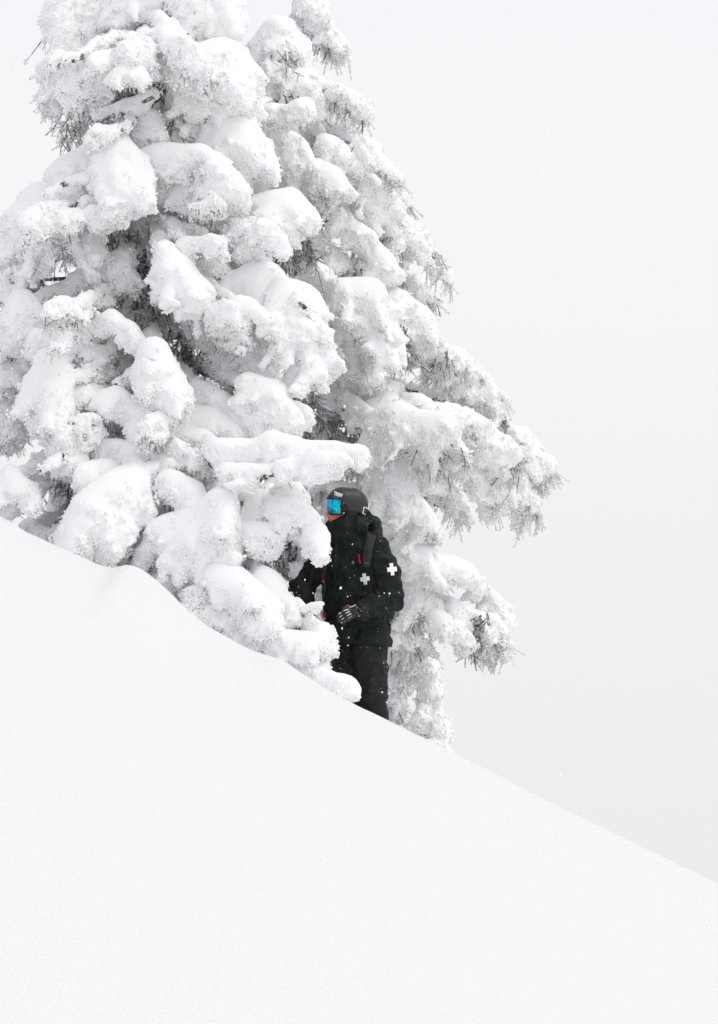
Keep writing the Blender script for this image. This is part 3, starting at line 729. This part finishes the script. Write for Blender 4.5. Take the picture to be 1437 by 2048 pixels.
# trousers, boots
tc_ = [(Q(738,1275,-.05), Q(741,1330,-.08), .128, .118), (Q(741,1330,-.08), Q(745,1385,-.10), .114, .100), (Q(745,1385,-.10), Q(749,1425,-.05), .096, .090), (Q(749,1425,-.05), Q(751,1462,-.03), .090, .088),
 (Q(700,1275,.05), Q(699,1330,.03), .125, .115), (Q(699,1330,.03), Q(698,1385,.0), .11, .098), (Q(698,1385,0), Q(704,1430,.04), .094, .088), (Q(704,1430,.04), Q(706,1470,.05), .088, .088)]
me, vt, qt = sdf_mesh('trousers', tc_, .0085, .009, wr(31, .032), lambda p: np.maximum((p[:, 2] - (1024 - 1262) * 25 * KY), -(p[:, 2] - (1024 - 1466) * 25 * KY)), band=.05)
link('trousers', me, person, po, m_trouser)
bt = BVHTree.FromPolygons([tuple(v) for v in vt.tolist()], qt.tolist())
for (px, py, dy) in ((751, 1466, -.03), (706, 1474, .05)):
    a = Q(px, py, dy); bc = [(a + (0, 0, .05), a + (0, 0, -.06), .062, .058), (a + (.0, 0, -.07), a + (-.15, -.12, -.085), .055, .042), (a + (.03, .02, -.08), a, .05, .05)]
    me, _v, _q = sdf_mesh('boot', bc, .009, .01); link('boot', me, person, a, m_black)

# gloves with five bent fingers each
def glove(wr_, dirp, side, nrm, parent, show):
    """wr_ wrist point, dirp palm direction, side thumb-to-little direction, nrm back of the hand"""
    caps = [(wr_ - dirp * .05, wr_ + dirp * .01, .038, .034)]
    for i in range(4):
        o = side * (i - 1.5) * .021
        caps.append((wr_ + dirp * .02 + o * .7, wr_ + dirp * .085 + o, .020, .017))
    paths = []
    for i, ln in enumerate((.070, .078, .072, .056)):
        o = side * (i - 1.5) * .0235
        k0 = wr_ + dirp * .090 + o; k1 = k0 + (dirp * .8 - nrm * .6) * ln * .5; k2 = k1 + (dirp * .15 - nrm * 1.0) * ln * .36; k3 = k2 + (-dirp * .55 - nrm * .6) * ln * .25
        caps += [(k0, k1, .0112, .0105), (k1, k2, .0105, .0098), (k2, k3, .0098, .009)]
        paths.append([wr_ + dirp * .045 + o * .8 + nrm * .019, k0 + nrm * .0125, k1 + nrm * .0118 + dirp * .003])
    me, v, q = sdf_mesh('glove', caps, .0035, .0035)
    g_ = link('glove', me, parent, wr_, m_glove)
    t0 = wr_ + dirp * .015 - side * .035 - nrm * .01
    t1_ = t0 + (dirp * .5 - side * .75 - nrm * .2) * .035; t2_ = t1_ + (dirp * .85 - nrm * .35 - side * .1) * .034
    me, v, q = sdf_mesh('thumb', [(t0, t1_, .017, .014), (t1_, t2_, .0138, .0115)], .0035, .004)
    link('thumb', me, g_, t0, m_tan)
    if show:
        for i, p3 in enumerate(paths):
            V, F = tubes([(p3, [.0042, .0045, .003])], 6)
            link('finger_piping', mesh_np('finger_piping', V, F), g_, p3[0], m_white if i < 3 else m_pale)
        V, F = tubes([([wr_ - side * .036 + nrm * .01 + dirp * -.045, wr_ - side * .038 + nrm * .016 + dirp * -.005, wr_ - side * .040 + dirp * .03 + nrm * .012], [.003, .0035, .003])], 6)
        link('cuff_piping', mesh_np('cuff_piping', V, F), g_, wr_, m_white)
def unit(v): v = np.asarray(v, float); return v / np.linalg.norm(v)
dp = unit((-.86, -.25, -.38)); nn_ = unit((-.12, -.93, .35)); sd = unit(np.cross(dp, nn_)); sd = -sd if sd[2] > 0 else sd
nn_ = unit(np.cross(sd, dp)); nn_ = nn_ if nn_[1] < 0 else -nn_
glove(Lw + np.array([-.035, -.02, .0]), dp, sd, nn_, person, True)
dp2 = unit((-.35, -.75, -.5)); nn2 = unit((-.4, -.3, .85)); sd2 = unit(np.cross(dp2, nn2)); nn2 = unit(np.cross(sd2, dp2)); nn2 = nn2 if nn2[2] > 0 else -nn2
glove(Rw + dp2 * .03, dp2, sd2, nn2, person, False)

# helmet
hc = [(H(-.040, 0, .012), H(.025, 0, .022), .126, .118), (H(-.062, 0, -.01), H(-.05, 0, .01), .120, .120), (H(.02, 0, -.0), H(-.05, .0, -.02), .112, .112)]
def hcut(p):
    h = toH(p)
    zc = np.interp(h[:, 0], [-.2, -.16, -.12, -.09, -.03, .02, .05, .075, .10, .16], [-.085, -.082, -.070, -.052, -.040, -.022, .022, .042, .052, .058])
    shell = np.sqrt((h[:, 0] + .01) ** 2 + (h[:, 1] * 1.12) ** 2 + (h[:, 2] - .01) ** 2)
    return np.maximum(zc - h[:, 2], .103 - shell)
def hdisp(p, g):
    h = toH(p); return .0 * h[:, 0] + np.clip(h[:, 1].__abs__() - .10, 0, 1) * .35
me, vh, qh = sdf_mesh('helmet', hc, .0042, .006, hdisp, hcut, band=.06)
hel = link('helmet', me, person, HC, m_helmet)
bh = BVHTree.FromPolygons([tuple(v) for v in vh.tolist()], qh.tolist())
# soft ear pad and liner under the shell
me, v, q = sdf_mesh('ear_pad', [(H(-.02,.080,-.045), H(-.03,.080,-.085), .040, .034), (H(.012,.082,-.02), H(.0,.078,-.06), .03, .03), (H(-.09,.055,-.06), H(-.06,.07,-.075), .035, .035)], .005, .006)
link('ear_pad', me, hel, H(-.02, .08, -.05), m_black)
me, v, q = sdf_mesh('ear_pad', [(H(-.02,-.080,-.045), H(-.03,-.080,-.085), .040, .034)], .005, .006)
link('ear_pad', me, hel, H(-.02, -.08, -.05), m_black)

def drape(px, py, bvh, off, dflt=None):
    d = Vector(P(px, py, 25)); d.normalize()
    h = bvh.ray_cast(Vector((0, 0, 0)), d)
    if h[0] is None: return dflt
    n = h[1] if h[1].dot(d) < 0 else -h[1]
    return np.array(h[0] + n * off - d * off * .3)

def decal(name, poly, bvh, m, parent, off=.0025, step=1.2):
    """flat print of real thickness laid on a curved surface; poly in photograph pixels"""
    poly = np.array(poly, float); lo, hi = poly.min(0), poly.max(0)
    bm_v, bm_f = [], []; idx = {}
    def inside(x, y):
        c = False; j = len(poly) - 1
        for i in range(len(poly)):
            if (poly[i][1] > y) != (poly[j][1] > y) and x < (poly[j][0] - poly[i][0]) * (y - poly[i][1]) / (poly[j][1] - poly[i][1]) + poly[i][0]: c = not c
            j = i
        return c
    nx = int((hi[0] - lo[0]) / step) + 1; ny = int((hi[1] - lo[1]) / step) + 1
    def vid(i, j):
        if (i, j) not in idx:
            p = drape(lo[0] + i * step, lo[1] + j * step, bvh, off)
            idx[(i, j)] = None if p is None else len(bm_v)
            if p is not None: bm_v.append(p)
        return idx[(i, j)]
    for i in range(nx):
        for j in range(ny):
            if inside(lo[0] + (i + .5) * step, lo[1] + (j + .5) * step):
                q = [vid(i, j), vid(i + 1, j), vid(i + 1, j + 1), vid(i, j + 1)]
                if None not in q: bm_f.append(q)
    if not bm_f: return None
    me = mesh_np(name, bm_v, bm_f)
    o = link(name, me, parent, bm_v[0], m)
    md = o.modifiers.new('thickness', 'SOLIDIFY'); md.thickness = .0015; md.offset = 0
    return o

def ribbon(name, path, wid, bvh, m, parent, off, thick=.006, dflt=None):
    path = [np.array(p, float) for p in path]; V, F = [], []
    fine = []
    for a, b in zip(path[:-1], path[1:]):
        for t in np.linspace(0, 1, 7)[:-1]: fine.append(a + (b - a) * t)
    fine.append(path[-1]); fine = np.array(fine); tg = np.gradient(fine, axis=0); tg /= np.linalg.norm(tg, axis=1)[:, None]
    last = None
    for p, t in zip(fine, tg):
        nrm = np.array([-t[1], t[0]]); row = []
        for s_ in (-1, -.5, 0, .5, 1):
            c = drape(p[0] + nrm[0] * s_ * wid / 2, p[1] + nrm[1] * s_ * wid / 2, bvh, off)
            if c is None: c = last if last is not None else P(p[0], p[1], 24.8)
            last = c; row.append(c)
        V += row
    n = len(fine)
    for i in range(n - 1):
        for j in range(4): F.append([i * 5 + j, i * 5 + j + 1, i * 5 + j + 6, i * 5 + j + 5])
    o = link(name, mesh_np(name, V, F), parent, V[0], m)
    md = o.modifiers.new('thickness', 'SOLIDIFY'); md.thickness = thick; md.offset = 0
    return o

# words on the helmet, set as type and laid on the shell
def word(text, px, py, h, ang, m, name, squash=1.0, bold=0.0):
    cu = bpy.data.curves.new(name, 'FONT'); cu.body = text; cu.size = 1; cu.offset = bold; cu.resolution_u = 3; cu.space_character = .95
    ob = bpy.data.objects.new(name, cu); C.objects.link(ob)
    dg = bpy.context.evaluated_depsgraph_get(); me = bpy.data.meshes.new_from_object(ob.evaluated_get(dg)); bpy.data.objects.remove(ob)
    import bmesh
    bm = bmesh.new(); bm.from_mesh(me); bmesh.ops.triangulate(bm, faces=bm.faces[:])
    bmesh.ops.subdivide_edges(bm, edges=bm.edges[:], cuts=1)
    ca, sa = math.cos(ang), math.sin(ang); last = None
    for v in bm.verts:
        x, y = v.co.x * h * squash, -v.co.y * h
        p = drape(px + x * ca - y * sa, py + x * sa + y * ca, bh, .0022)
        if p is None: p = last if last is not None else H(.1, .05, .05)
        v.co = Vector(p); last = p
    bm.to_mesh(me); bm.free()
    o = link(name, me, hel, tuple(me.vertices[0].co), m)
    return o
word('TREW', 667.5, 990, 10.5, math.radians(17), m_white, 'lettering', .62, .03)
word('GIRO', 665.5, 997.5, 7.5, math.radians(16), m_pale, 'lettering', .66, .0)
def stroke(path, w_): # outline as thin quads
    polys = []
    for a, b in zip(path[:-1], path[1:]):
        a, b = np.array(a, float), np.array(b, float); t = (b - a) / (np.linalg.norm(b - a) + 1e-9); n_ = np.array([-t[1], t[0]]) * w_ / 2
        polys.append([a - t * w_ / 2 + n_, b + t * w_ / 2 + n_, b + t * w_ / 2 - n_, a - t * w_ / 2 - n_])
    return polys
cr_ = [(738, 1007), (737, 1018), (732.5, 1015.5), (728, 1014.5), (725.5, 1026.5), (731, 1029), (728, 1034), (731, 1036.5), (735, 1030), (738.5, 1021)]
for pl in stroke(cr_, 1.5):
    decal('cross_outline', pl, bh, m_white, hel, .0025, .45)
for a, b in (((690, 978), (701, 981)), ((722, 988), (728, 993)), ((706, 978.5), (712, 980.5))):
    pa, pb = drape(*a, bh, -.002), drape(*b, bh, -.002)
    if pa is not None and pb is not None:
        me, v, q = sdf_mesh('vent', [(pa, pb, .0055, .0055)], .0022, .003); link('vent', me, hel, pa, m_black)
pb = drape(722.5, 1034.5, bh, .0); pb = H(-.09, .1, -.075) if pb is None else pb
me, v, q = sdf_mesh('rivet', [(pb, pb + (0.004, 0, .002), .0065, .0065)], .002, .002); link('rivet', me, hel, pb, m_brass)

# goggles: a curved mirrored lens in a black frame
m_lens, t_, b_ = mat('mirrored lens', (.02, .3, .5), .12, .75, .5)
tcn = t_.nodes.new('ShaderNodeAttribute'); tcn.attribute_name = 'sweep'
rr = ramp(t_, tcn.outputs['Fac'], [(0, (.80, .35, .62)), (.44, (.85, .42, .72)), (.50, (.30, .34, .80)), (.58, (.05, .30, .72)), (.68, (.02, .48, .78)), (.85, (.0, .58, .76)), (1, (.0, .45, .60))])
t_.links.new(rr.outputs[0], b_.inputs['Base Color'])
def lens_pt(ph, z, R=.122, off=0.0):
    x = .012 + (R + off) * math.cos(ph); y = (R - .010 + off) * math.sin(ph) * .93
    return H(x + .006, y, z)
nph, nzv = 33, 9; V, F, sw = [], [], []
for i in range(nph):
    ph = -1.12 + 2.24 * i / (nph - 1)
    for j in range(nzv):
        u = j / (nzv - 1); zlo = -.066 + .030 * math.exp(-(ph / .22) ** 2) + .006 * abs(ph); zhi = .056 - .006 * ph * ph
        V.append(lens_pt(ph, zlo + (zhi - zlo) * u, off=.005 * math.sin(math.pi * u))); sw.append(i / (nph - 1))
for i in range(nph - 1):
    for j in range(nzv - 1):
        a = i * nzv + j; F.append([a, a + nzv, a + nzv + 1, a + 1])
me = mesh_np('lens', V, F); at_ = me.attributes.new('sweep', 'FLOAT', 'POINT'); at_.data.foreach_set('value', np.array(sw, np.float32))
gog = link('goggles', None, person, H(.1, 0, 0))
ln_ = link('lens', me, gog, H(.1, 0, 0), m_lens); md = ln_.modifiers.new('thickness', 'SOLIDIFY'); md.thickness = .002; md.offset = -1
rim = [V[j] for j in range(nzv)] + [V[i * nzv + nzv - 1] for i in range(1, nph)] + [V[(nph - 1) * nzv + j] for j in range(nzv - 2, -1, -1)] + [V[i * nzv] for i in range(nph - 2, -1, -1)]
TV, TF = tubes([(rim, [.0046] * len(rim))], 6)
link('frame', mesh_np('frame', TV, TF), gog, H(.1, 0, 0), m_black)
bar = [np.array(lens_pt(.52, z, off=.004)) for z in (-.058, -.02, .02, .05)]  # thin dark upright bar across the lens
TV, TF = tubes([(bar, [.0024] * 4)], 5); link('lens_bar', mesh_np('lens_bar', TV, TF), gog, bar[0], m_black)
caps = []
for sgn in (1, -1):
    a = np.array(lens_pt(1.14 * sgn, .0, off=-.006)); caps += [(a + HUt * .028, H(.015, .098 * sgn, .012), .014, .012), (a - HUt * .03, H(.02, .092 * sgn, -.03), .014, .014), (a, H(.0, .1 * sgn, -.01), .018, .014)]
me, v, q = sdf_mesh('outrigger', caps, .004, .005); link('outrigger', me, gog, H(.03, 0, 0), m_black)
# face foam between lens and skin
foam = [H(.012 + .094 * math.cos(p_), .086 * math.sin(p_), .0) for p_ in np.linspace(-1.15, 1.15, 15)]
me, v, q = sdf_mesh('foam', [(foam[i] + HUt * s_, foam[i + 1] + HUt * s_, .010, .010) for i in range(14) for s_ in ((.045, -.046) if abs(i - 6.5) > 2 else (.045, -.022))], .004, .004)
link('foam', me, gog, H(.1, 0, 0), m_black)

# prints on the jacket
def plus(cx, cy, a, t, ang, sx=1.0, shear=0.0):
    pts = [(-t, -a), (t, -a), (t, -t), (a, -t), (a, t), (t, t), (t, a), (-t, a), (-t, t), (-a, t), (-a, -t), (-t, -t)]
    ca, sa = math.cos(ang), math.sin(ang)
    return [(cx + (x * sx * ca - y * sa), cy + (x * sx * sa + y * ca)) for x, y in pts]
def cross(cx, cy, a, t, ang, sx):
    e = [-a, -(a + t) / 2, -t, -t / 2, 0, t / 2, t, (a + t) / 2, a]; V, F = [], []; n = len(e)
    ca, sa = math.cos(ang), math.sin(ang)
    for x in e:
        for y in e:
            V.append(drape(cx + x * sx * ca - y * sa, cy + x * sx * sa + y * ca, bj, .004, None))
    ok = [v for v in V if v is not None][0]
    V = [ok if v is None else v for v in V]
    for i in range(n - 1):
        for j in range(n - 1):
            if abs(e[i] + e[i + 1]) / 2 < t or abs(e[j] + e[j + 1]) / 2 < t: F.append([i * n + j, (i + 1) * n + j, (i + 1) * n + j + 1, i * n + j + 1])
    o = link('white_cross', mesh_np('white_cross', V, F), person, V[0], m_white)
    md = o.modifiers.new('thickness', 'SOLIDIFY'); md.thickness = .0015; md.offset = 0
cross(784, 1139, 12, 4.4, math.radians(-7), .78)
cross(730.5, 1158, 11.5, 4.4, math.radians(-9), .78)
decal('chest_emblem', [(703.5, 1127), (706.5, 1121), (710, 1127)], bj, m_pale, person, .003, .6)
# seams: front zip, yoke, pocket
for pth, wd in (([(676, 1062), (672, 1110), (672, 1180), (680, 1282)], 2.2), ([(712, 1140), (740, 1146), (757, 1150)], 1.6), ([(690, 1230), (725, 1240), (768, 1243)], 1.6)):
    ribbon('seam', pth, wd, bj, m_black, person, .0015, .003)
# snow caught on cuff and sleeve
def crumbs(regs, bvh, parent, name):
    V, F = [], []; n0 = 0
    base = np.array([(1, 0, 0), (-1, 0, 0), (0, 1, 0), (0, -1, 0), (0, 0, 1), (0, 0, -1)], float)
    fc = [(0, 2, 4), (2, 1, 4), (1, 3, 4), (3, 0, 4), (2, 0, 5), (1, 2, 5), (3, 1, 5), (0, 3, 5)]
    for (x0, x1, y0, y1, n, r0, r1) in regs:
        for _ in range(n):
            p = drape(random.uniform(x0, x1), random.uniform(y0, y1), bvh, .001)
            if p is None: continue
            r = random.uniform(r0, r1); V.append(p + base * r * rng.uniform(.5, 1.2, (6, 1))); F += [[a + n0, b + n0, c + n0] for a, b, c in fc]; n0 += 6
    o = link(name, mesh_np(name, np.concatenate(V), F), parent, V[0][0], m_snowbit); o['kind'] = 'stuff'
m_snowbit, _, _ = mat('snow crumbs', SNOWC, .7)
crumbs([(713, 722, 1212, 1233, 26, .0012, .0040), (710, 740, 1190, 1225, 14, .001, .0028), (655, 800, 1060, 1285, 60, .0008, .0020), (728, 756, 1036, 1060, 14, .001, .0022)], bj, person, 'snow_specks')
crumbs([(675, 768, 1295, 1420, 34, .0008, .0022)], bt, person, 'snow_specks')

# backpack: body behind, straps over the shoulders
bp = thing('backpack', 'slim dark backpack worn by the person, grey strap and red pulls over the jacket', 'backpack', Q(735, 1240, .2))
bw = Q(735, 1240, .2)
BB = unit((.57, .82, 0))       # away from the chest
me, v, q = sdf_mesh('pack_body', [(Q(722, 1115) + BB * .20, Q(728, 1225) + BB * .20, .085, .095), (Q(712, 1120) + BB * .22, Q(718, 1225) + BB * .22, .085, .095), (Q(732, 1120) + BB * .19, Q(738, 1225) + BB * .18, .06, .075)], .01, .02, wr(44, .012))
link('pack_body', me, bp, bw, m_jacket)
ribbon('shoulder_strap', [(745, 1072), (740, 1090), (737, 1110), (734, 1134)], 15, bj, m_grey, bp, .008, .008)
ribbon('shoulder_strap', [(741, 1136), (749, 1165), (757, 1190)], 4, bj, m_black, bp, .006, .004)
ribbon('shoulder_strap', [(655, 1092), (650, 1120), (647, 1150), (647, 1185)], 11, bj, m_grey, bp, .008, .008)
ribbon('strap_adjuster', [(731, 1124), (739, 1127)], 3.5, bj, m_greyflake, bp, .014, .004)
ribbon('red_pull', [(720, 1110), (720.5, 1118), (722, 1127)], 3.2, bj, m_red, bp, .012, .004)
ribbon('red_pull', [(650, 1144), (648, 1152), (647, 1163)], 4.2, bj, m_red, bp, .016, .004)
ribbon('red_pull', [(651, 1223), (652.5, 1228), (650, 1233), (646, 1235)], 4.2, bj, m_red, bp, .014, .007)
ribbon('hip_belt', [(650, 1240), (665, 1243)], 7, bj, m_black, bp, .006, .006)

# ------------------------------------------------------------------ falling snow
base, fc = ico()
nfl = 6500
Yf = (rng.uniform(14 ** 3, 30 ** 3, nfl)) ** (1 / 3)
cx = rng.uniform(-.125, .125, nfl) * Yf; cz = rng.uniform(-.17, .17, nfl) * Yf
keep = cz > ground_z(cx, Yf) + .05
cen = np.stack([cx, Yf, cz], 1)[keep]
rad = rng.gamma(2.0, .0010, len(cen)) + .0008; rad = np.minimum(rad, .0068)
V = cen[:, None] + base[None] * rad[:, None, None] * rng.uniform(.65, 1.3, (len(cen), len(base), 1)) * rng.uniform(.6, 1.25, (len(cen), 1, 3))
F = (np.arange(len(cen))[:, None, None] * len(base) + fc[None]).reshape(-1, 3)
fl = link('falling_snow', mesh_np('falling_snow', V.reshape(-1, 3), F), None, (0, 20, 0), m_snowbit)
fl['kind'] = 'stuff'; fl['label'] = 'fine snowflakes drifting in the air before person and tree'
